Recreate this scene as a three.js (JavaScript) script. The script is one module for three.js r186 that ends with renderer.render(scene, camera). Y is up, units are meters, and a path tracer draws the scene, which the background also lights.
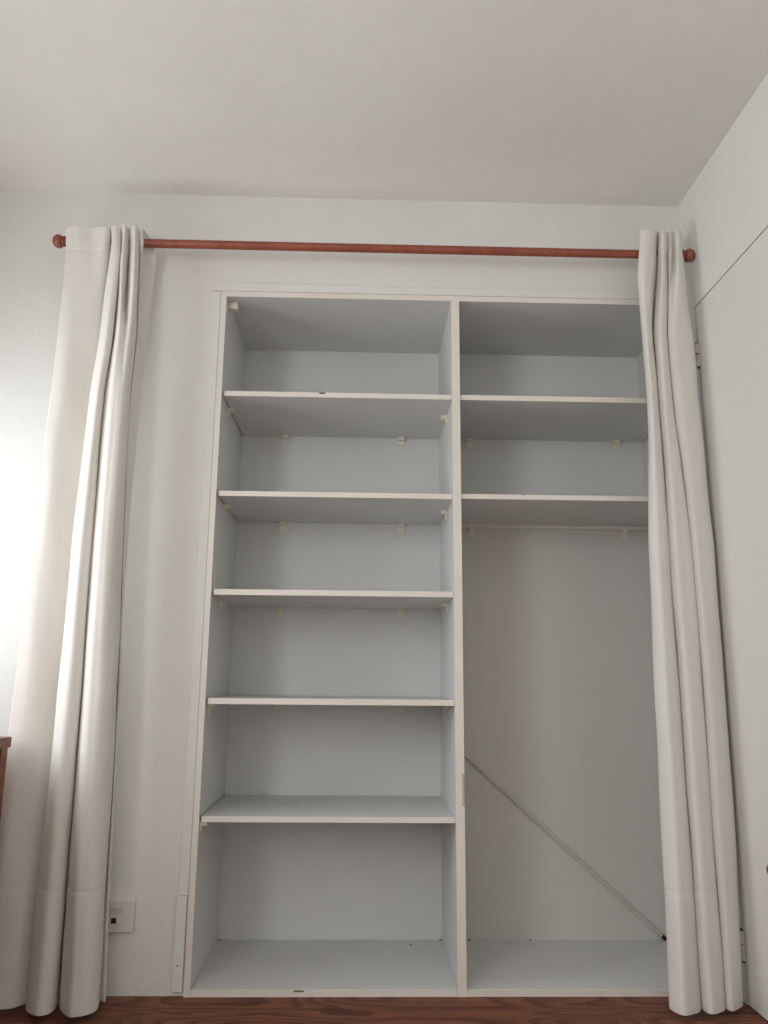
import * as THREE from 'three';
import { RoundedBoxGeometry } from 'three/addons/geometries/RoundedBoxGeometry.js';
import { mergeGeometries } from 'three/addons/utils/BufferGeometryUtils.js';
import { RectAreaLightUniformsLib } from 'three/addons/lights/RectAreaLightUniformsLib.js';

// ------------------------------------------------------------------ camera, sky, daylight, exposure
const scene = new THREE.Scene();
const camera = new THREE.PerspectiveCamera(65.2226, 768 / 1024, 0.05, 60);
camera.position.set(0, 0.8789, 2.5);
camera.rotation.set(THREE.MathUtils.degToRad(11.797), THREE.MathUtils.degToRad(-1.4895), THREE.MathUtils.degToRad(0.5023), 'YXZ');

const renderer = new THREE.WebGLRenderer({ antialias: true });
renderer.toneMapping = THREE.LinearToneMapping;
renderer.toneMappingExposure = 0.65;
renderer.shadowMap.enabled = true;
RectAreaLightUniformsLib.init();

scene.background = new THREE.Color().setRGB(1.6, 1.75, 1.85);       // overcast daylight outside the windows

// window openings in the left wall: [z0, z1, y0, y1]
const WINDOWS = [[0.2, 1.0, 0.78, 1.74], [2.2, 3.8, 0.9, 2.15]];
const DAYLIGHT = [[9.5, 0.95, 1.0, 1.04], [11.5, 0.97, 1.0, 1.015]];                  // intensity and tint
WINDOWS.forEach(([z0, z1, y0, y1], i) => {
  const l = new THREE.RectAreaLight(new THREE.Color().setRGB(...DAYLIGHT[i].slice(1)), DAYLIGHT[i][0], z1 - z0 - 0.12, y1 - y0 - 0.12);
  l.name = 'window_daylight'; l.position.set(-1.515, (y0 + y1) / 2, (z0 + z1) / 2); l.rotation.y = -Math.PI / 2;
  scene.add(l);
});

// ------------------------------------------------------------------ helpers
let seed = 7;
const rnd = () => { seed = (seed * 1664525 + 1013904223) >>> 0; return seed / 4294967296; };
const hash = (x, y, s) => { let h = (x * 374761393 + y * 668265263 + s * 2147483647) | 0; h = Math.imul(h ^ (h >>> 13), 1274126177); return ((h ^ (h >>> 16)) >>> 0) / 4294967296; };
function vnoise(x, y, s, px = 1e9, py = 1e9) {                       // value noise, periodic over px, py cells
  const xi = Math.floor(x), yi = Math.floor(y), fx = x - xi, fy = y - yi, m = (a, p) => ((a % p) + p) % p;
  const u = fx * fx * (3 - 2 * fx), v = fy * fy * (3 - 2 * fy), a = m(xi, px), b = m(xi + 1, px), c = m(yi, py), d = m(yi + 1, py);
  return (hash(a, c, s) * (1 - u) + hash(b, c, s) * u) * (1 - v) + (hash(a, d, s) * (1 - u) + hash(b, d, s) * u) * v;
}
function fbm(x, y, s, px, py, o = 4) {
  let a = 0.5, r = 0, t = 0;
  for (let i = 0; i < o; i++) { r += a * vnoise(x, y, s + i, px, py); t += a; a /= 2; x *= 2; y *= 2; px *= 2; py *= 2; }
  return r / t;
}
function texture(w, h, f, color = true) {                           // f(u, v) -> [r, g, b] as sRGB 0..1, or a grey value
  const d = new Uint8Array(w * h * 4);
  for (let j = 0; j < h; j++) for (let i = 0; i < w; i++) {
    const c = f((i + 0.5) / w, (j + 0.5) / h), k = (j * w + i) * 4;
    for (let n = 0; n < 3; n++) d[k + n] = Math.max(0, Math.min(255, 255 * (Array.isArray(c) ? c[n] : c)));
    d[k + 3] = 255;
  }
  const t = new THREE.DataTexture(d, w, h);
  t.wrapS = t.wrapT = THREE.RepeatWrapping; t.magFilter = THREE.LinearFilter; t.minFilter = THREE.LinearMipmapLinearFilter; t.generateMipmaps = true;
  if (color) t.colorSpace = THREE.SRGBColorSpace;
  t.needsUpdate = true;
  return t;
}
const sized = (t, mx, my) => { t.repeat.set(1 / mx, 1 / my); return t; };   // uv in metres: one repeat covers mx by my metres
const names = new Map();
function numbered(n) { const k = names.get(n) ?? 0; names.set(n, k + 1); return k ? n + '_' + String(k).padStart(3, '0') : n; }
function metres(g) {                                                 // box-projected uv in metres
  if (g.index) g = g.toNonIndexed();
  const p = g.attributes.position, uv = new Float32Array(p.count * 2), a = new THREE.Vector3(), b = new THREE.Vector3(), c = new THREE.Vector3();
  for (let i = 0; i < p.count; i += 3) {
    a.fromBufferAttribute(p, i); b.fromBufferAttribute(p, i + 1); c.fromBufferAttribute(p, i + 2);
    const n = b.clone().sub(a).cross(c.clone().sub(a)), x = Math.abs(n.x), y = Math.abs(n.y), z = Math.abs(n.z);
    [a, b, c].forEach((q, k) => { const [s, t] = x > y && x > z ? [q.z, q.y] : y > z ? [q.x, q.z] : [q.x, q.y]; uv[(i + k) * 2] = s; uv[(i + k) * 2 + 1] = t; });
  }
  g.setAttribute('uv', new THREE.BufferAttribute(uv, 2));
  return g;
}
function box(x0, x1, y0, y1, z0, z1, r = 0) {
  const g = r ? new RoundedBoxGeometry(x1 - x0, y1 - y0, z1 - z0, 2, r) : new THREE.BoxGeometry(x1 - x0, y1 - y0, z1 - z0);
  return metres(g.translate((x0 + x1) / 2, (y0 + y1) / 2, (z0 + z1) / 2));
}
function obj(name, geo, mat, parent = scene) {
  const list = [].concat(geo).map((g) => (g.index ? g.toNonIndexed() : g));
  const m = new THREE.Mesh(list.length > 1 ? mergeGeometries(list) : list[0], mat);
  m.name = parent === scene ? numbered(name) : name; m.castShadow = m.receiveShadow = true;
  parent.add(m);
  return m;
}
function thing(name, label, category, [x, y, z] = [0, 0, 0], group) {
  const o = new THREE.Group(); o.name = numbered(name); o.position.set(x, y, z); scene.add(o);
  o.userData = { label, category }; if (group) o.userData.group = group;
  return o;
}
function struct(name, geo, mat, label) { const m = obj(name, geo, mat); m.userData = { kind: 'structure', label, category: name.replace(/_.*/, '') }; return m; }
const lathe = (pts, seg = 40) => new THREE.LatheGeometry(pts.map(([r, y]) => new THREE.Vector2(r, y)), seg);

// ------------------------------------------------------------------ materials
const mix = (a, b, t) => a.map((v, i) => v + (b[i] - v) * t);
const plasterMap = (base, amp, s) => sized(texture(512, 512, (u, v) => {
  const n = fbm(u * 4, v * 4, s, 4, 4, 5) - 0.5, m = fbm(u * 40, v * 40, s + 9, 40, 40, 3) - 0.5;
  return base.map((c, i) => c + amp * n * [1, 1, 1.15][i] + amp * 0.35 * m);
}), 1.7, 1.7);
const plasterBump = sized(texture(512, 512, (u, v) => 0.6 * fbm(u * 8, v * 8, 31, 8, 8, 3) + 0.4 * fbm(u * 90, v * 90, 41, 90, 90, 3), false), 1.3, 1.3);
const std = (o) => new THREE.MeshStandardMaterial(o);
const M = {
  wall: std({ map: plasterMap([0.902, 0.895, 0.877], 0.035, 3), bumpMap: plasterBump, bumpScale: 0.0016, roughness: 0.75 }),
  ceiling: std({ map: plasterMap([0.915, 0.905, 0.882], 0.05, 13), bumpMap: plasterBump, bumpScale: 0.0012, roughness: 0.9 }),
  door: std({ map: plasterMap([0.90, 0.888, 0.868], 0.02, 23), roughness: 0.5 }),
  laminate: std({ map: plasterMap([0.868, 0.866, 0.856], 0.03, 53), roughness: 0.48 }),
  backer: std({ map: plasterMap([0.842, 0.828, 0.808], 0.03, 73), roughness: 0.6 }),
  edge: std({ map: plasterMap([0.91, 0.88, 0.845], 0.05, 63), roughness: 0.5 }),
  plastic: std({ color: 0xe9e2cf, roughness: 0.45 }),
  outlet: std({ color: 0xdfdbd4, roughness: 0.35 }),
  outletDark: std({ color: 0x17130f, roughness: 0.6 }),
  dark: std({ color: 0x2a221c, roughness: 0.8 }),
  chip: std({ color: 0x6e5f50, roughness: 0.9 }),
  grey: std({ color: 0xd0cbc3, roughness: 0.5 }),
  worn: std({ color: 0xc2b2a6, roughness: 0.8 }),
  label: std({ color: 0xcfcac2, roughness: 0.3 }),
  glass: new THREE.MeshPhysicalMaterial({ color: 0xffffff, transmission: 1, thickness: 0, roughness: 0, ior: 1.45 }),
};
function woodMap(dark, mid, light, s, knots) {
  return texture(1024, 256, (u, v) => {
    const warp = fbm(u * 3, v * 4, s, 3, 4, 2) + 0.06 * (fbm(u * 24, v * 16, s + 5, 24, 16, 3) - 0.5), fine = fbm(u * 8, v * 120, s + 20, 8, 120, 3), streak = fbm(u * 3, v * 24, s + 40, 3, 24, 3);
    let h = warp * 3.4 + 1.2 * fbm(u * 2, v * 4, s + 60, 2, 4, 2);
    let k = 0;
    for (const [ku, kv, kr] of knots) { const d = Math.hypot((u - ku) * 4, v - kv) / kr; h += 1.5 / (1 + d * d * 3); k = Math.max(k, 1 - d * 2.2); }
    const ring = h * 2.3 - Math.floor(h * 2.3), line = ring < 0.86 ? Math.pow(ring / 0.86, 2) : (1 - ring) / 0.14;
    let c = mix(light, mid, Math.min(1, 0.25 + 0.75 * streak));
    c = mix(c, dark, 0.85 * line * (0.55 + 0.6 * fine));
    c = mix(c, dark, Math.max(0, k));
    const g = (fine - 0.5) * 0.10;
    return c.map((q) => q + g * 0.8);
  });
}
const WOODS = [[[0.5, 0.45, 0.07], [0.83, 0.7, 0.05]], [[0.2, 0.6, 0.08], [0.62, 0.3, 0.05]], [[0.35, 0.35, 0.06]]].map((k, i) =>
  std({ map: woodMap([0.26, 0.13, 0.085], [0.48, 0.275, 0.19], [0.62, 0.39, 0.28], 101 + i * 77, k), roughness: 0.6 }));
WOODS.forEach((m) => sized(m.map, 1.3, 0.4));
M.cherry = std({ map: sized(woodMap([0.38, 0.19, 0.12], [0.50, 0.28, 0.19], [0.56, 0.33, 0.23], 555, []), 0.9, 0.25), roughness: 0.4 });
M.rod = std({ map: sized(woodMap([0.52, 0.26, 0.195], [0.585, 0.315, 0.24], [0.62, 0.345, 0.265], 777, []), 0.8, 0.3), roughness: 0.4 });
const weave = sized(texture(256, 256, (u, v) => {
  const a = Math.sin(u * Math.PI * 2 * 48), b = Math.sin(v * Math.PI * 2 * 48);
  return 0.5 + 0.22 * a * b + 0.3 * (fbm(u * 12, v * 40, 5, 12, 40, 3) - 0.5) + 0.3 * (fbm(u * 40, v * 12, 6, 40, 12, 3) - 0.5);
}, false), 0.06, 0.06);
const clothMap = sized(texture(256, 256, (u, v) => {
  const n = fbm(u * 60, v * 6, 15, 60, 6, 3) + fbm(u * 6, v * 60, 16, 6, 60, 3) - 1;
  return [0.905, 0.888, 0.860].map((c) => c + n * 0.018);
}), 0.25, 0.25);
M.cloth = new THREE.MeshPhysicalMaterial({ map: clothMap, bumpMap: weave, bumpScale: 0.00018, roughness: 0.95, sheen: 0.25, sheenRoughness: 0.6, sheenColor: new THREE.Color(0xfff6e6), side: THREE.DoubleSide });

// ------------------------------------------------------------------ curtain folds: heights, and for each fold line its [x, z] at those heights
const L_Y = [2.308, 2.276, 2.237, 2.184, 2.052, 1.933, 1.718, 1.248, 0.813, 0.409, 0.018];
const L_FOLDS = [
  [[-0.977, 0.124], [-0.974, 0.124], [-0.970, 0.126], [-0.966, 0.132], [-0.959, 0.142], [-0.959, 0.146], [-0.962, 0.150], [-0.974, 0.150], [-0.983, 0.150], [-1.010, 0.148], [-1.032, 0.145]],  // left selvedge
  [[-0.940, 0.128], [-0.937, 0.128], [-0.933, 0.130], [-0.930, 0.134], [-0.924, 0.144], [-0.924, 0.148], [-0.929, 0.150], [-0.939, 0.150], [-0.946, 0.150], [-0.962, 0.148], [-0.977, 0.145]],  // flat panel
  [[-0.893, 0.124], [-0.891, 0.124], [-0.887, 0.126], [-0.884, 0.130], [-0.881, 0.135], [-0.885, 0.136], [-0.895, 0.135], [-0.905, 0.135], [-0.905, 0.135], [-0.913, 0.135], [-0.918, 0.135]],  // flat panel
  [[-0.846, 0.132], [-0.843, 0.132], [-0.843, 0.132], [-0.843, 0.128], [-0.848, 0.122], [-0.852, 0.118], [-0.864, 0.112], [-0.876, 0.110], [-0.880, 0.110], [-0.887, 0.110], [-0.893, 0.110]],  // flat panel edge
  [[-0.833, 0.110], [-0.832, 0.094], [-0.832, 0.090], [-0.831, 0.092], [-0.833, 0.100], [-0.835, 0.105], [-0.845, 0.105], [-0.860, 0.105], [-0.864, 0.100], [-0.868, 0.100], [-0.872, 0.095]],  // valley
  [[-0.833, 0.122], [-0.829, 0.122], [-0.825, 0.128], [-0.825, 0.133], [-0.829, 0.138], [-0.833, 0.140], [-0.846, 0.140], [-0.859, 0.140], [-0.862, 0.140], [-0.869, 0.140], [-0.873, 0.140]],  // first fold side
  [[-0.816, 0.136], [-0.813, 0.138], [-0.807, 0.145], [-0.803, 0.152], [-0.802, 0.162], [-0.803, 0.168], [-0.814, 0.172], [-0.823, 0.178], [-0.824, 0.180], [-0.826, 0.182], [-0.828, 0.182]],  // first fold crown
  [[-0.805, 0.128], [-0.801, 0.128], [-0.795, 0.135], [-0.790, 0.142], [-0.788, 0.150], [-0.790, 0.152], [-0.802, 0.155], [-0.800, 0.158], [-0.795, 0.160], [-0.796, 0.160], [-0.799, 0.160]],  // first fold side
  [[-0.800, 0.118], [-0.799, 0.108], [-0.799, 0.105], [-0.799, 0.105], [-0.797, 0.108], [-0.798, 0.112], [-0.807, 0.118], [-0.808, 0.118], [-0.804, 0.112], [-0.805, 0.100], [-0.802, 0.090]],  // valley
  [[-0.797, 0.124], [-0.794, 0.126], [-0.793, 0.128], [-0.792, 0.130], [-0.789, 0.132], [-0.790, 0.134], [-0.800, 0.140], [-0.802, 0.140], [-0.794, 0.140], [-0.790, 0.140], [-0.782, 0.140]],  // second fold side
  [[-0.784, 0.140], [-0.781, 0.142], [-0.779, 0.148], [-0.778, 0.153], [-0.771, 0.160], [-0.768, 0.166], [-0.773, 0.172], [-0.773, 0.178], [-0.765, 0.182], [-0.758, 0.185], [-0.745, 0.186]],  // second fold crown
  [[-0.780, 0.128], [-0.777, 0.128], [-0.775, 0.132], [-0.773, 0.138], [-0.768, 0.146], [-0.756, 0.162], [-0.754, 0.174], [-0.752, 0.181], [-0.742, 0.186], [-0.733, 0.188], [-0.722, 0.188]],  // pocket lip
  [[-0.775, 0.115], [-0.773, 0.110], [-0.773, 0.108], [-0.772, 0.108], [-0.766, 0.115], [-0.751, 0.152], [-0.743, 0.172], [-0.739, 0.178], [-0.726, 0.182], [-0.716, 0.182], [-0.706, 0.180]],  // pocket
  [[-0.766, 0.132], [-0.762, 0.132], [-0.758, 0.136], [-0.754, 0.142], [-0.744, 0.152], [-0.738, 0.164], [-0.736, 0.168], [-0.728, 0.170], [-0.713, 0.170], [-0.703, 0.168], [-0.693, 0.165]],  // pocket lip
  [[-0.750, 0.142], [-0.747, 0.144], [-0.743, 0.150], [-0.739, 0.153], [-0.732, 0.158], [-0.729, 0.158], [-0.729, 0.154], [-0.720, 0.150], [-0.703, 0.148], [-0.696, 0.145], [-0.687, 0.142]],  // third fold crown
  [[-0.746, 0.128], [-0.742, 0.128], [-0.739, 0.130], [-0.736, 0.130], [-0.730, 0.130], [-0.727, 0.128], [-0.730, 0.122], [-0.719, 0.115], [-0.704, 0.112], [-0.699, 0.108], [-0.693, 0.105]],  // third fold side
  [[-0.745, 0.120], [-0.742, 0.115], [-0.741, 0.110], [-0.740, 0.105], [-0.739, 0.095], [-0.737, 0.090], [-0.743, 0.085], [-0.732, 0.080], [-0.716, 0.080], [-0.709, 0.080], [-0.701, 0.078]],  // valley
  [[-0.733, 0.121], [-0.729, 0.121], [-0.727, 0.120], [-0.728, 0.110], [-0.728, 0.100], [-0.728, 0.098], [-0.734, 0.095], [-0.720, 0.095], [-0.703, 0.095], [-0.695, 0.095], [-0.682, 0.090]],  // fourth fold
  [[-0.732, 0.117], [-0.733, 0.100], [-0.734, 0.085], [-0.737, 0.070], [-0.737, 0.068], [-0.738, 0.066], [-0.741, 0.064], [-0.728, 0.064], [-0.709, 0.065], [-0.700, 0.066], [-0.687, 0.066]],  // fourth fold side
  [[-0.732, 0.117], [-0.724, 0.082], [-0.719, 0.070], [-0.723, 0.056], [-0.727, 0.052], [-0.731, 0.050], [-0.735, 0.050], [-0.734, 0.048], [-0.721, 0.048], [-0.715, 0.048], [-0.702, 0.048]],  // rear return
  [[-0.729, 0.117], [-0.705, 0.075], [-0.698, 0.060], [-0.703, 0.048], [-0.709, 0.044], [-0.713, 0.042], [-0.721, 0.040], [-0.728, 0.038], [-0.725, 0.036], [-0.722, 0.036], [-0.711, 0.036]],  // rear selvedge
];
const R_Y = [2.336, 2.307, 2.270, 2.220, 2.148, 2.078, 1.956, 1.752, 1.491, 1.241, 0.827, 0.388, 0.018];
const R_FOLDS = [
  [[0.909, 0.119], [0.908, 0.115], [0.908, 0.110], [0.903, 0.105], [0.898, 0.100], [0.898, 0.100], [0.900, 0.100], [0.908, 0.090], [0.895, 0.090], [0.886, 0.090], [0.879, 0.090], [0.875, 0.090], [0.871, 0.090]],  // left selvedge back
  [[0.902, 0.124], [0.899, 0.124], [0.895, 0.126], [0.887, 0.130], [0.879, 0.135], [0.878, 0.138], [0.880, 0.140], [0.884, 0.140], [0.873, 0.140], [0.861, 0.140], [0.854, 0.140], [0.849, 0.140], [0.844, 0.140]],  // first fold side
  [[0.912, 0.138], [0.908, 0.140], [0.902, 0.145], [0.895, 0.150], [0.887, 0.158], [0.883, 0.162], [0.881, 0.168], [0.884, 0.172], [0.876, 0.176], [0.869, 0.178], [0.866, 0.182], [0.864, 0.184], [0.860, 0.186]],  // first fold crown
  [[0.931, 0.140], [0.929, 0.142], [0.924, 0.146], [0.915, 0.150], [0.906, 0.156], [0.899, 0.160], [0.892, 0.164], [0.895, 0.168], [0.894, 0.172], [0.891, 0.175], [0.890, 0.178], [0.890, 0.180], [0.889, 0.180]],  // first fold crown
  [[0.949, 0.132], [0.947, 0.132], [0.943, 0.134], [0.936, 0.138], [0.925, 0.142], [0.915, 0.145], [0.908, 0.145], [0.915, 0.146], [0.917, 0.148], [0.917, 0.150], [0.918, 0.152], [0.921, 0.155], [0.920, 0.155]],  // first fold lip
  [[0.963, 0.112], [0.966, 0.105], [0.964, 0.100], [0.958, 0.100], [0.947, 0.100], [0.938, 0.100], [0.929, 0.102], [0.938, 0.100], [0.946, 0.090], [0.949, 0.085], [0.955, 0.080], [0.958, 0.080], [0.958, 0.080]],  // valley
  [[0.964, 0.124], [0.963, 0.122], [0.960, 0.122], [0.958, 0.120], [0.950, 0.122], [0.938, 0.124], [0.922, 0.126], [0.923, 0.130], [0.925, 0.132], [0.924, 0.134], [0.926, 0.136], [0.929, 0.138], [0.931, 0.138]],  // second fold side
  [[0.969, 0.138], [0.966, 0.140], [0.962, 0.144], [0.957, 0.148], [0.950, 0.152], [0.942, 0.155], [0.928, 0.160], [0.927, 0.165], [0.929, 0.168], [0.930, 0.170], [0.932, 0.174], [0.935, 0.176], [0.938, 0.178]],  // second fold crown
  [[0.979, 0.136], [0.977, 0.138], [0.973, 0.142], [0.968, 0.146], [0.962, 0.150], [0.956, 0.152], [0.944, 0.155], [0.944, 0.158], [0.952, 0.160], [0.957, 0.163], [0.962, 0.166], [0.963, 0.168], [0.967, 0.168]],  // second fold crown
  [[0.988, 0.126], [0.986, 0.126], [0.983, 0.128], [0.979, 0.130], [0.974, 0.134], [0.969, 0.138], [0.960, 0.140], [0.962, 0.140], [0.978, 0.142], [0.988, 0.144], [0.991, 0.145], [0.990, 0.145], [0.991, 0.145]],  // second fold lip
  [[0.996, 0.122], [0.995, 0.120], [0.991, 0.120], [0.988, 0.120], [0.986, 0.118], [0.982, 0.115], [0.976, 0.110], [0.989, 0.100], [1.010, 0.090], [1.022, 0.085], [1.027, 0.080], [1.027, 0.078], [1.026, 0.078]],  // valley
  [[0.998, 0.134], [0.996, 0.134], [0.993, 0.136], [0.988, 0.138], [0.981, 0.136], [0.975, 0.134], [0.966, 0.132], [0.971, 0.130], [0.986, 0.130], [0.995, 0.130], [0.999, 0.130], [0.998, 0.130], [0.999, 0.130]],  // third fold side
  [[1.014, 0.120], [1.013, 0.118], [1.011, 0.116], [1.005, 0.118], [0.992, 0.128], [0.981, 0.140], [0.971, 0.148], [0.977, 0.150], [0.989, 0.152], [0.999, 0.154], [1.004, 0.156], [1.003, 0.158], [1.002, 0.158]],  // third fold pocket
  [[1.018, 0.140], [1.016, 0.140], [1.013, 0.144], [1.009, 0.146], [1.004, 0.150], [0.998, 0.150], [0.994, 0.150], [1.002, 0.150], [1.012, 0.150], [1.019, 0.150], [1.027, 0.150], [1.026, 0.150], [1.020, 0.150]],  // third fold crown
  [[1.038, 0.126], [1.038, 0.126], [1.036, 0.128], [1.036, 0.128], [1.037, 0.128], [1.040, 0.126], [1.048, 0.124], [1.054, 0.120], [1.061, 0.120], [1.066, 0.120], [1.067, 0.120], [1.063, 0.120], [1.051, 0.120]],  // third fold side
  [[1.037, 0.117], [1.043, 0.095], [1.050, 0.080], [1.053, 0.078], [1.056, 0.076], [1.059, 0.074], [1.068, 0.070], [1.071, 0.070], [1.079, 0.070], [1.083, 0.070], [1.084, 0.070], [1.081, 0.070], [1.069, 0.070]],  // right selvedge
];

// ------------------------------------------------------------------ the room shell
const XL = -1.5, XR = 1.087, ZB = 4.0, H = 2.51, T = 0.12;           // left wall, right wall, rear wall, ceiling height, thickness
// back wall: the closet fills its right part
struct('wall_back', [box(XL - T, -0.4885, 0, H, -T, 0), box(-0.4885, XR, 2.1495, H, -T, 0)], M.wall, 'white plaster wall around the built-in closet');
struct('wall_right', [box(XR, XR + T, 0, H, -0.5, 0.0695), box(XR, XR + T, 2.0955, H, 0.0695, 0.9), box(XR, XR + T, 0, H, 0.9, ZB)], M.wall, 'white wall around the flush door at the right');
{
  const parts = []; let z = -T;
  for (const [z0, z1, y0, y1] of WINDOWS) { parts.push(box(XL - T, XL, 0, H, z === -T ? 0 : z, z0), box(XL - T, XL, 0, y0, z0, z1), box(XL - T, XL, y1, H, z0, z1)); z = z1; }
  parts.push(box(XL - T, XL, 0, H, z, ZB));
  struct('wall_left', parts, M.wall, 'white plaster wall with two windows left of the camera');
}
struct('wall_rear', box(XL - T, XR + T, 0, H, ZB, ZB + T), M.wall, 'white plaster wall behind the camera');
struct('ceiling', box(XL - T, XR + T, H, H + T, -0.5, ZB + T), M.ceiling, 'white painted ceiling with faint smudges');
const floor = struct('floor', box(XL - T, XR + T, -0.1, -0.009, -0.5, ZB + T), M.dark, 'reddish brown wood plank floor');
{
  const pw = 0.192, pl = 1.9, cache = new Map();
  for (let r = 0; r * pw < ZB; r++) {
    const z0 = 0.001 + r * pw, z1 = Math.min(z0 + pw - 0.0008, ZB - 0.001);
    let x = XL - (((r * 0.37 + 0.605) % 1) * pl);
    for (; x < XR; x += pl) {
      const a = Math.max(x, XL + 0.001), b = Math.min(x + pl - 0.0008, XR - 0.001);
      if (b - a < 0.02) continue;
      const g = box(a, b, -0.009, 0, z0, z1, 0.0007);
      const uv = g.attributes.uv, du = -x + rnd() * 0.6, dv = -z0 + rnd() * 0.3;
      for (let i = 0; i < uv.count; i++) uv.setXY(i, uv.getX(i) + du, uv.getY(i) + dv);
      obj('plank', g, WOODS[(r * 2 + Math.round((x + 4) / pl)) % 3], floor);
    }
  }
}
// windows in the left wall (outside the frame; their daylight falls on the closet wall)
WINDOWS.forEach(([z0, z1, y0, y1], i) => {
  const w = new THREE.Group(); w.name = 'window_' + (i + 1); scene.add(w);
  w.userData = { kind: 'structure', label: i ? 'window behind the camera in the left wall' : 'window above the wooden dresser', category: 'window' };
  const f = 0.05, x0 = XL - 0.09, x1 = XL - 0.035, zm = (z0 + z1) / 2;
  obj('window_frame', [box(x0, x1, y0, y0 + f, z0, z1), box(x0, x1, y1 - f, y1, z0, z1), box(x0, x1, y0 + f, y1 - f, z0, z0 + f), box(x0, x1, y0 + f, y1 - f, z1 - f, z1), box(x0, x1, y0 + f, y1 - f, zm - f / 2, zm + f / 2)], M.door, w);
  for (const [a, b] of [[z0 + f, zm - f / 2], [zm + f / 2, z1 - f]]) obj('pane', new THREE.PlaneGeometry(b - a, y1 - y0 - 2 * f).rotateY(Math.PI / 2).translate((x0 + x1) / 2, (y0 + y1) / 2, (a + b) / 2), M.glass, w);
  obj('window_sill', box(XL - 0.02, XL + 0.03, y0 - 0.025, y0, z0 - 0.03, z1 + 0.03, 0.003), M.door, w);
});
// flush door in the right wall
{
  const d = new THREE.Group(); d.name = 'door_1'; scene.add(d);
  d.userData = { kind: 'structure', label: 'flush white door in the right wall', category: 'door' };
  obj('door_leaf', box(XR + 0.0005, XR + 0.042, 0.002, 2.0915, 0.0745, 0.896, 0.001), M.door, d);
  obj('door_lining', box(XR + 0.048, XR + T, 0, 2.0955, 0.0705, 0.9), M.dark, d);
  for (const y of [1.918, 0.147]) {
    const h = obj('hinge', [new THREE.CylinderGeometry(0.0078, 0.0078, 0.034, 18).translate(XR - 0.003, y + 0.028, 0.0725), new THREE.CylinderGeometry(0.0045, 0.0045, 0.042, 18).translate(XR - 0.002, y - 0.012, 0.0725), box(XR - 0.0015, XR, y - 0.045, y + 0.045, 0.05, 0.0705)], M.door, d);
    obj('pin_cap', [new THREE.CylinderGeometry(0.005, 0.0062, 0.007, 18).translate(XR - 0.003, y + 0.0475, 0.0725), new THREE.CylinderGeometry(0.0064, 0.0064, 0.003, 18).translate(XR - 0.003, y + 0.0105, 0.0725), new THREE.CylinderGeometry(0.005, 0.005, 0.005, 18).translate(XR - 0.002, y - 0.036, 0.0725)], M.chip, h);
  }
}
{
  const k = thing('wooden_knob', 'small reddish wooden knob low on the white door at the right edge', 'knob', [XR + 0.0005, 0.405, 0.319]);
  obj('stem', new THREE.CylinderGeometry(0.007, 0.009, 0.016, 24).rotateZ(Math.PI / 2).translate(-0.008, 0, 0), M.rod, k);
  obj('head', lathe([[0, 0.034], [0.006, 0.0335], [0.011, 0.031], [0.0142, 0.0265], [0.015, 0.022], [0.013, 0.0175], [0.008, 0.0155], [0, 0.015]]).rotateZ(Math.PI / 2), M.rod, k);
}
// flat mouldings round the closet
const trim = (n, label, ...g) => struct(n, g, M.wall, label);
trim('trim_1', 'flat white moulding along the top of the closet', box(-0.5185, XR - 0.001, 2.1515, 2.180, 0, 0.006, 0.0012));
trim('trim_2', 'flat white moulding down the left side of the closet', box(-0.5175, -0.4886, 0.266, 2.150, 0, 0.005, 0.0012));
{
  const t = trim('trim_3', 'short thicker piece of moulding at the foot of the closet', box(-0.522, -0.4915, 0.012, 0.2645, 0, 0.0085, 0.002));
  obj('nail_head', new THREE.CylinderGeometry(0.0022, 0.0022, 0.0016, 12).rotateX(Math.PI / 2).translate(-0.508, 0.08, 0.0086), M.dark, t);
}

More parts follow.
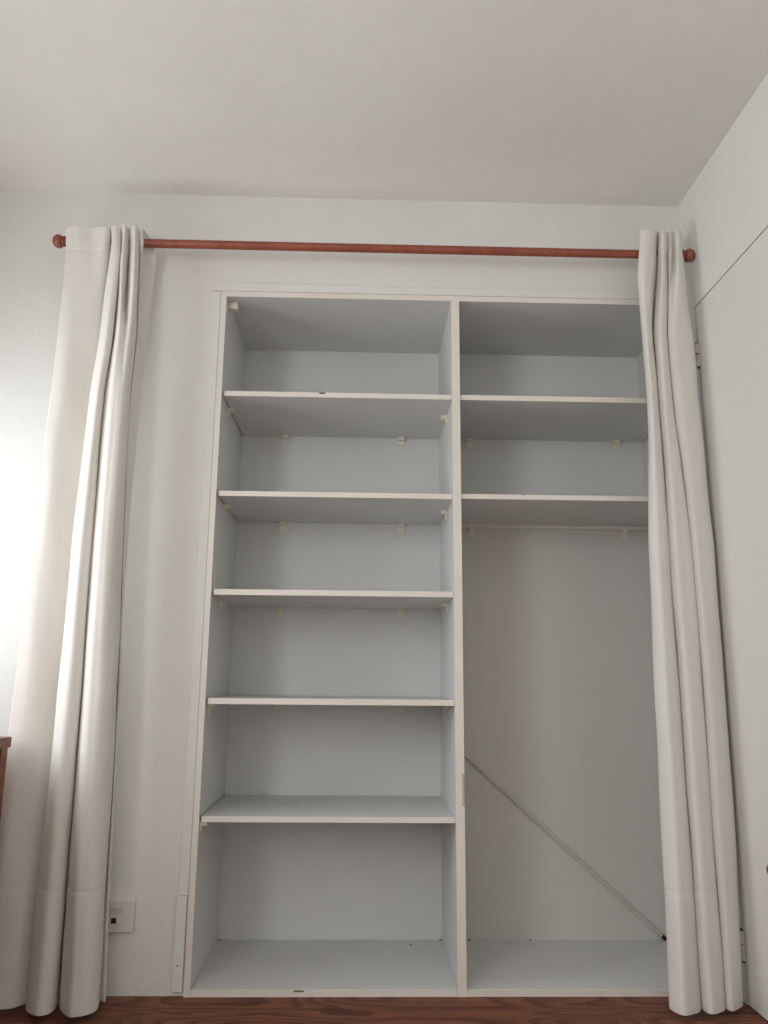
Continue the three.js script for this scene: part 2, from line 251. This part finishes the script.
// ------------------------------------------------------------------ the built-in closet
{
  const c = thing('built_in_closet', 'white built-in open closet with two bays of shelves in the wall', 'closet', [0, 0, 0]);
  const D = -0.4393, F = 0.009, B = 0.0012;
  const piece = (name, g, mat = M.laminate, parent = c) => obj(name, g, mat, parent);
  const band = (parent, ...a) => piece('edge_band', box(...a), M.edge, parent);
  // carcass: boards with an edge band along the front
  band(piece('side_panel', box(-0.4870, -0.469, 0, 2.13, D, F - 0.001)), -0.4870, -0.469, 0.0, 2.1301, F - 0.001, F);
  band(piece('side_panel', box(1.07, XR - 0.0005, 0, 2.13, D, F - 0.001)), 1.07, XR - 0.0005, 0.0, 2.1301, F - 0.001, F);
  const div = piece('divider', box(0.2854, 0.3115, 0.0, 2.13, D, F - 0.001));
  band(div, 0.2854, 0.3115, 0.0, 2.13, F - 0.001, F + 0.0008);
  band(piece('top_panel', box(-0.487, XR - 0.0005, 2.13, 2.1485, D, F - 0.001)), -0.487, XR - 0.0005, 2.1302, 2.1485, F - 0.001, F);
  for (const [a, b] of [[-0.469, 0.2854], [0.3115, 1.07]]) band(piece('bottom_panel', box(a + 0.0008, b - 0.0008, -0.009, 0.0175, D, F - 0.006)), a + 0.0008, b - 0.0008, 0, 0.0165, F - 0.006, F - 0.001);
  piece('back_panel', [box(-0.487, 0.2985, -0.009, 2.1485, D - 0.006, D), box(0.2985, XR - 0.0005, 1.4365, 2.1485, D - 0.006, D)]);
  piece('back_panel', box(0.2985, XR - 0.0005, -0.009, 1.4365, D - 0.006, D), M.backer);
  // shelves with the small supports they rest on
  const support = (parent, x, y, z, side) => {                      // a plastic cleat: a plate on the board behind it and a ledge under the shelf
    const w = 0.0125, h = 0.026 + 0.012 * rnd(), d = 0.021;
    const g = side === 'back' ? [box(x - w, x + w, y - h, y, D, D + 0.005, 0.001), box(x - w, x + w, y - 0.012, y, D + 0.005, D + d, 0.0015)]
      : (() => { const e = side === 'left' ? -0.469 : 0.2854, s = side === 'left' ? 1 : -1, lo = Math.min(e, e + s * d), hi = Math.max(e, e + s * d), pl = [e, e + s * 0.005].sort((p, q) => p - q);
        return [box(pl[0], pl[1], y - h, y, z - 0.016, z + 0.016, 0.001), box(lo, hi, y - 0.013, y, z - 0.014, z + 0.014, 0.002)]; })();
    obj('shelf_support', g, M.plastic, parent);
  };
  const left = [[1.7825, 1.799, -0.128, -0.17, 0.008], [1.4465, 1.463, -0.142, -0.179, 0.006], [1.1315, 1.149, -0.16, -0.18, 0.0065], [0.801, 0.8185, -0.06, -0.131, 0.006], [0.4635, 0.480, -0.025, -0.1, 0.005]];
  left.forEach(([y0, y1, zl, zr, gap], i) => {
    const s = piece('shelf', box(-0.469 + gap, 0.2845, y0, y1, D + 0.002, 0.0));
    band(s, -0.469 + gap, 0.2845, y0, y1, 0.0, 0.0012);
    support(s, 0, y0, zl, 'left'); support(s, 0, y0, zr, 'right');
    support(s, -0.30, y0, 0, 'back'); support(s, 0.14, y0, 0, 'back');
    if (i === 0) obj('edge_chip', box(-0.151, -0.132, y1 - 0.0052, y1 + 0.0002, 0.0002, 0.0015, 0.0004), M.chip, s);
  });
  [[1.7825, 1.7997, 0.40, 0.968], [1.4485, 1.4643, 0.405, 0.98]].forEach(([y0, y1, xa, xb], i) => {
    const s = piece('shelf', box(0.3127, 1.066, y0, y1, D + 0.002, 0.0));
    band(s, 0.3127, 1.066, y0, y1, 0.0, 0.0012);
    support(s, xa, y0 - (i ? 0.0135 : 0), 0, 'back'); support(s, xb, y0 - (i ? 0.0135 : 0), 0, 'back');
    if (i) { piece('rear_batten', box(0.3127, 1.068, y0 - 0.013, y0, D, D + 0.016, 0.0015), M.edge, s); obj('edge_chip', box(0.511, 0.517, y1 - 0.003, y1 + 0.0002, 0.0002, 0.0015, 0.0004), M.chip, s); }
  });
  obj('worn_patch', box(0.3045, 0.3113, 0.512, 0.604, F + 0.0006, F + 0.0013, 0.0002), M.worn, div);
  // loose cleat up in the corner, chips and nail heads
  obj('corner_block', box(-0.469, -0.437, 2.105, 2.13, -0.06, -0.03, 0.004), M.plastic, c);
  obj('edge_chip', box(-0.178, -0.150, 0.0125, 0.0168, F - 0.0015, F - 0.0007, 0.0003), M.chip, c);
  for (const [x, y, z] of [[0.176, 0.0178, -0.385], [-0.463, 0.0185, D + 0.006], [0.2795, 0.0185, D + 0.006], [0.378, 0.0185, D + 0.004], [0.585, 0.0182, D + 0.003]]) obj('dark_speck', new THREE.DodecahedronGeometry(0.0042, 0).scale(1, 0.5, 0.8).translate(x, y, z), M.dark, c);
}
{
  const a = new THREE.Vector3(0.321, 0.6615, -0.4323), b = new THREE.Vector3(1.046, 0.0225, -0.4323), mid = a.clone().lerp(b, 0.5);
  const r = thing('thin_rod', 'thin grey rod leaning diagonally across the back of the right bay', 'rod', [mid.x, mid.y, mid.z]);
  const len = a.distanceTo(b), turn = Math.atan2(b.y - a.y, b.x - a.x);
  obj('shaft', new THREE.CylinderGeometry(0.006, 0.006, len, 20).rotateZ(Math.PI / 2 + turn), M.grey, r);
  obj('end_cap', new THREE.CylinderGeometry(0.0068, 0.0068, 0.018, 20).rotateZ(Math.PI / 2 + turn).translate(b.x - mid.x - 0.005, b.y - mid.y + 0.0045, 0), M.dark, r);
}

// ------------------------------------------------------------------ curtain rod
{
  const y = 2.2655, z = 0.1, x0 = -0.985, x1 = 1.048;
  const r = thing('curtain_rod', 'reddish brown wooden curtain rod with ball ends above the closet', 'curtain rod', [0, y, z]);
  obj('pole', metres(new THREE.CylinderGeometry(0.0142, 0.0142, x1 - x0, 32).rotateZ(Math.PI / 2)).translate((x0 + x1) / 2, 0, 0), M.rod, r);
  const ball = [[0, -0.002], [0.0165, -0.002], [0.0172, 0.001], [0.0172, 0.004], [0.0135, 0.0065], [0.0135, 0.0085]];
  for (let i = 0; i <= 14; i++) { const a = -0.72 + (i / 14) * (Math.PI / 2 + 0.72); ball.push([0.0222 * Math.cos(a), 0.0205 + 0.0185 * Math.sin(a)]); }
  ball[ball.length - 1][0] = 0;
  obj('finial', lathe(ball).rotateZ(Math.PI / 2).translate(x0, 0, 0), M.rod, r);
  obj('finial', lathe(ball).rotateZ(-Math.PI / 2).translate(x1 - 0.0005, 0, 0), M.rod, r);
  for (const x of [-0.972, 1.0385]) {
    const b = obj('bracket', [new THREE.CylinderGeometry(0.0055, 0.0055, 0.083, 16).rotateX(Math.PI / 2).translate(x, -0.006, -0.0565), new THREE.TorusGeometry(0.0165, 0.0028, 10, 28).rotateY(Math.PI / 2).translate(x, 0, 0)], M.rod, r);
    obj('wall_plate', new THREE.CylinderGeometry(0.017, 0.017, 0.006, 24).rotateX(Math.PI / 2).translate(x, -0.006, -0.097), M.rod, b);
  }
}

// ------------------------------------------------------------------ curtains: cross-sections [x, z] of the folds at a few heights, splined into cloth with thickness
function curtain(name, label, Y, FOLDS, seamTop, seamHem) {
  const o = thing(name, label, 'curtain', [0, 0, 0], 'curtains on the wooden rod');
  const cr = (a, b, c, d, t) => 0.5 * (2 * b + (c - a) * t + (2 * a - 5 * b + 4 * c - d) * t * t + (3 * b - a - 3 * c + d) * t * t * t);
  const K = Y.length, N = FOLDS.length, S = 7, U = (N - 1) * S + 1;
  const hermite = (vals, y) => {                                    // smooth through the heights without overshoot
    let i = 0; while (i < K - 2 && y < Y[i + 1]) i++;
    const h = Y[i + 1] - Y[i], t = Math.max(0, Math.min(1, (y - Y[i]) / h)), s = (j) => (vals[j + 1] - vals[j]) / (Y[j + 1] - Y[j]);
    const m = (j) => { if (j <= 0) return s(0); if (j >= K - 1) return s(K - 2); const a = s(j - 1), b = s(j); return a * b <= 0 ? 0 : (2 * a * b) / (a + b); };
    const t2 = t * t, t3 = t2 * t;
    return vals[i] * (2 * t3 - 3 * t2 + 1) + h * m(i) * (t3 - 2 * t2 + t) + vals[i + 1] * (3 * t2 - 2 * t3) + h * m(i + 1) * (t3 - t2);
  };
  const top = Y[0], bottom = Y[K - 1];
  const section = (y) => {
    const c = FOLDS.map((f) => [hermite(f.map((p) => p[0]), y), hermite(f.map((p) => p[1]), y)]), out = [];
    for (let i = 0; i < N - 1; i++) {
      const a = c[Math.max(0, i - 1)], b = c[i], d = c[i + 1], e = c[Math.min(N - 1, i + 2)];
      for (let k = 0; k < S; k++) out.push([0, 1].map((q) => cr(a[q], b[q], d[q], e[q], k / S)));
    }
    out.push(c[N - 1]);
    return out;
  };
  const strip = (part, yTop, yBot, rows, wave) => {
    const half = 0.0009, P = [], uv = [], idx = [];
    for (let r = 0; r <= rows; r++) {
      const y = yTop + (yBot - yTop) * (r / rows), s = section(y);
      let len = 0;
      const soft = 0.0012 * Math.sin(y * 9.1);
      for (let i = 0; i < U; i++) {
        const p = s[Math.max(0, i - 1)], q = s[Math.min(U - 1, i + 1)], tx = q[0] - p[0], tz = q[1] - p[1], l = Math.hypot(tx, tz) || 1;
        if (i) len += Math.hypot(s[i][0] - s[i - 1][0], s[i][1] - s[i - 1][1]);
        const w = soft * Math.sin(len * 60 + y * 5) + (vnoise(len * 22, y * 7, 91) - 0.5) * 0.002;
        const near = Math.min(Math.abs(y - seamTop), Math.abs(y - seamHem)), pinch = -0.0006 * Math.exp(-((near / 0.004) ** 2));   // stitched seams
        const off = w + pinch, yy = y + (wave && r === 0 ? 0.010 * (vnoise(i * 0.13, 3, 17) - 0.75) : 0);
        for (const side of [1, -1]) { P.push(s[i][0] + (-tz / l) * (off + side * half), yy, s[i][1] + (tx / l) * (off + side * half)); uv.push(len, yy); }
      }
    }
    const at = (r, i, b) => (r * U + i) * 2 + b;
    const quad = (a, b, c, d) => idx.push(a, b, c, a, c, d);
    for (let r = 0; r < rows; r++) for (let i = 0; i < U - 1; i++) {
      quad(at(r, i, 0), at(r + 1, i, 0), at(r + 1, i + 1, 0), at(r, i + 1, 0));
      quad(at(r, i, 1), at(r, i + 1, 1), at(r + 1, i + 1, 1), at(r + 1, i, 1));
    }
    for (let i = 0; i < U - 1; i++) { quad(at(0, i, 1), at(0, i, 0), at(0, i + 1, 0), at(0, i + 1, 1)); quad(at(rows, i, 0), at(rows, i, 1), at(rows, i + 1, 1), at(rows, i + 1, 0)); }
    for (let r = 0; r < rows; r++) { quad(at(r, 0, 1), at(r + 1, 0, 1), at(r + 1, 0, 0), at(r, 0, 0)); quad(at(r, U - 1, 0), at(r + 1, U - 1, 0), at(r + 1, U - 1, 1), at(r, U - 1, 1)); }
    const g = new THREE.BufferGeometry();
    g.setAttribute('position', new THREE.Float32BufferAttribute(P, 3)); g.setAttribute('uv', new THREE.Float32BufferAttribute(uv, 2)); g.setIndex(idx);
    g.computeVertexNormals();
    obj(part, g, M.cloth, o);
  };
  strip('heading', top, seamTop, 14, true);
  strip('drape', seamTop, seamHem, 110, false);
  strip('hem', seamHem, bottom, 26, false);
  return o;
}
curtain('curtain', 'off-white curtain gathered at the left end of the rod, over the wall socket', L_Y, L_FOLDS, 2.219, 0.318);
curtain('curtain', 'off-white curtain gathered at the right end of the rod beside the door', R_Y, R_FOLDS, 2.232, 0.318);

// ------------------------------------------------------------------ wall socket, half behind the left curtain
{
  const s = thing('wall_socket', 'white data socket plate low on the wall beside the left curtain', 'socket', [-0.683, 0.21, 0]);
  const pl = obj('plate', box(-0.0455, 0.0455, -0.0440, 0.0440, 0, 0.010, 0.004), M.outlet, s);
  const m = obj('module', box(-0.0225, 0.0145, -0.024, 0.0275, 0.010, 0.0125, 0.001), M.outlet, s);
  obj('label_window', box(-0.0205, 0.0128, 0.006, 0.0255, 0.0125, 0.0133, 0.0004), M.label, m);
  obj('port', box(-0.0195, -0.0045, -0.0185, -0.0035, 0.0122, 0.0129), M.outletDark, m);
}
// ------------------------------------------------------------------ wooden dresser under the window, its corner at the left edge
{
  const d = thing('dresser', 'reddish brown wooden dresser whose top corner shows at the left edge', 'dresser', [-1.215, 0, 0.73]);
  const hx = 0.265, hz = 0.52, top = 0.717;
  obj('top', box(-hx, hx, top - 0.0285, top, -hz, hz, 0.003), M.cherry, d);
  obj('body', [box(-hx + 0.012, hx - 0.024, 0.06, top - 0.0285, -hz + 0.006, hz - 0.015), box(-hx + 0.03, hx - 0.04, 0, 0.06, -hz + 0.04, hz - 0.04)], M.cherry, d);
  obj('front_frame', [box(hx - 0.024, hx - 0.006, 0.06, top - 0.0285, -hz + 0.006, -hz + 0.045), box(hx - 0.024, hx - 0.006, 0.06, top - 0.0285, hz - 0.045, hz - 0.015), box(hx - 0.024, hx - 0.006, 0.06, 0.075, -hz + 0.045, hz - 0.045)], M.cherry, d);
  for (let i = 0; i < 3; i++) {
    const y0 = 0.079 + i * 0.203, w = obj('drawer', box(hx - 0.024, hx - 0.007, y0, y0 + 0.198, -hz + 0.048, hz - 0.048, 0.003), M.cherry, d);
    for (const z of [-0.24, 0.24]) obj('knob', lathe([[0, 0.03], [0.009, 0.029], [0.014, 0.024], [0.014, 0.019], [0.006, 0.012], [0.006, 0], [0, 0]]).rotateZ(-Math.PI / 2).translate(hx - 0.007, y0 + 0.1, z), M.cherry, w);
  }
}

renderer.render(scene, camera);
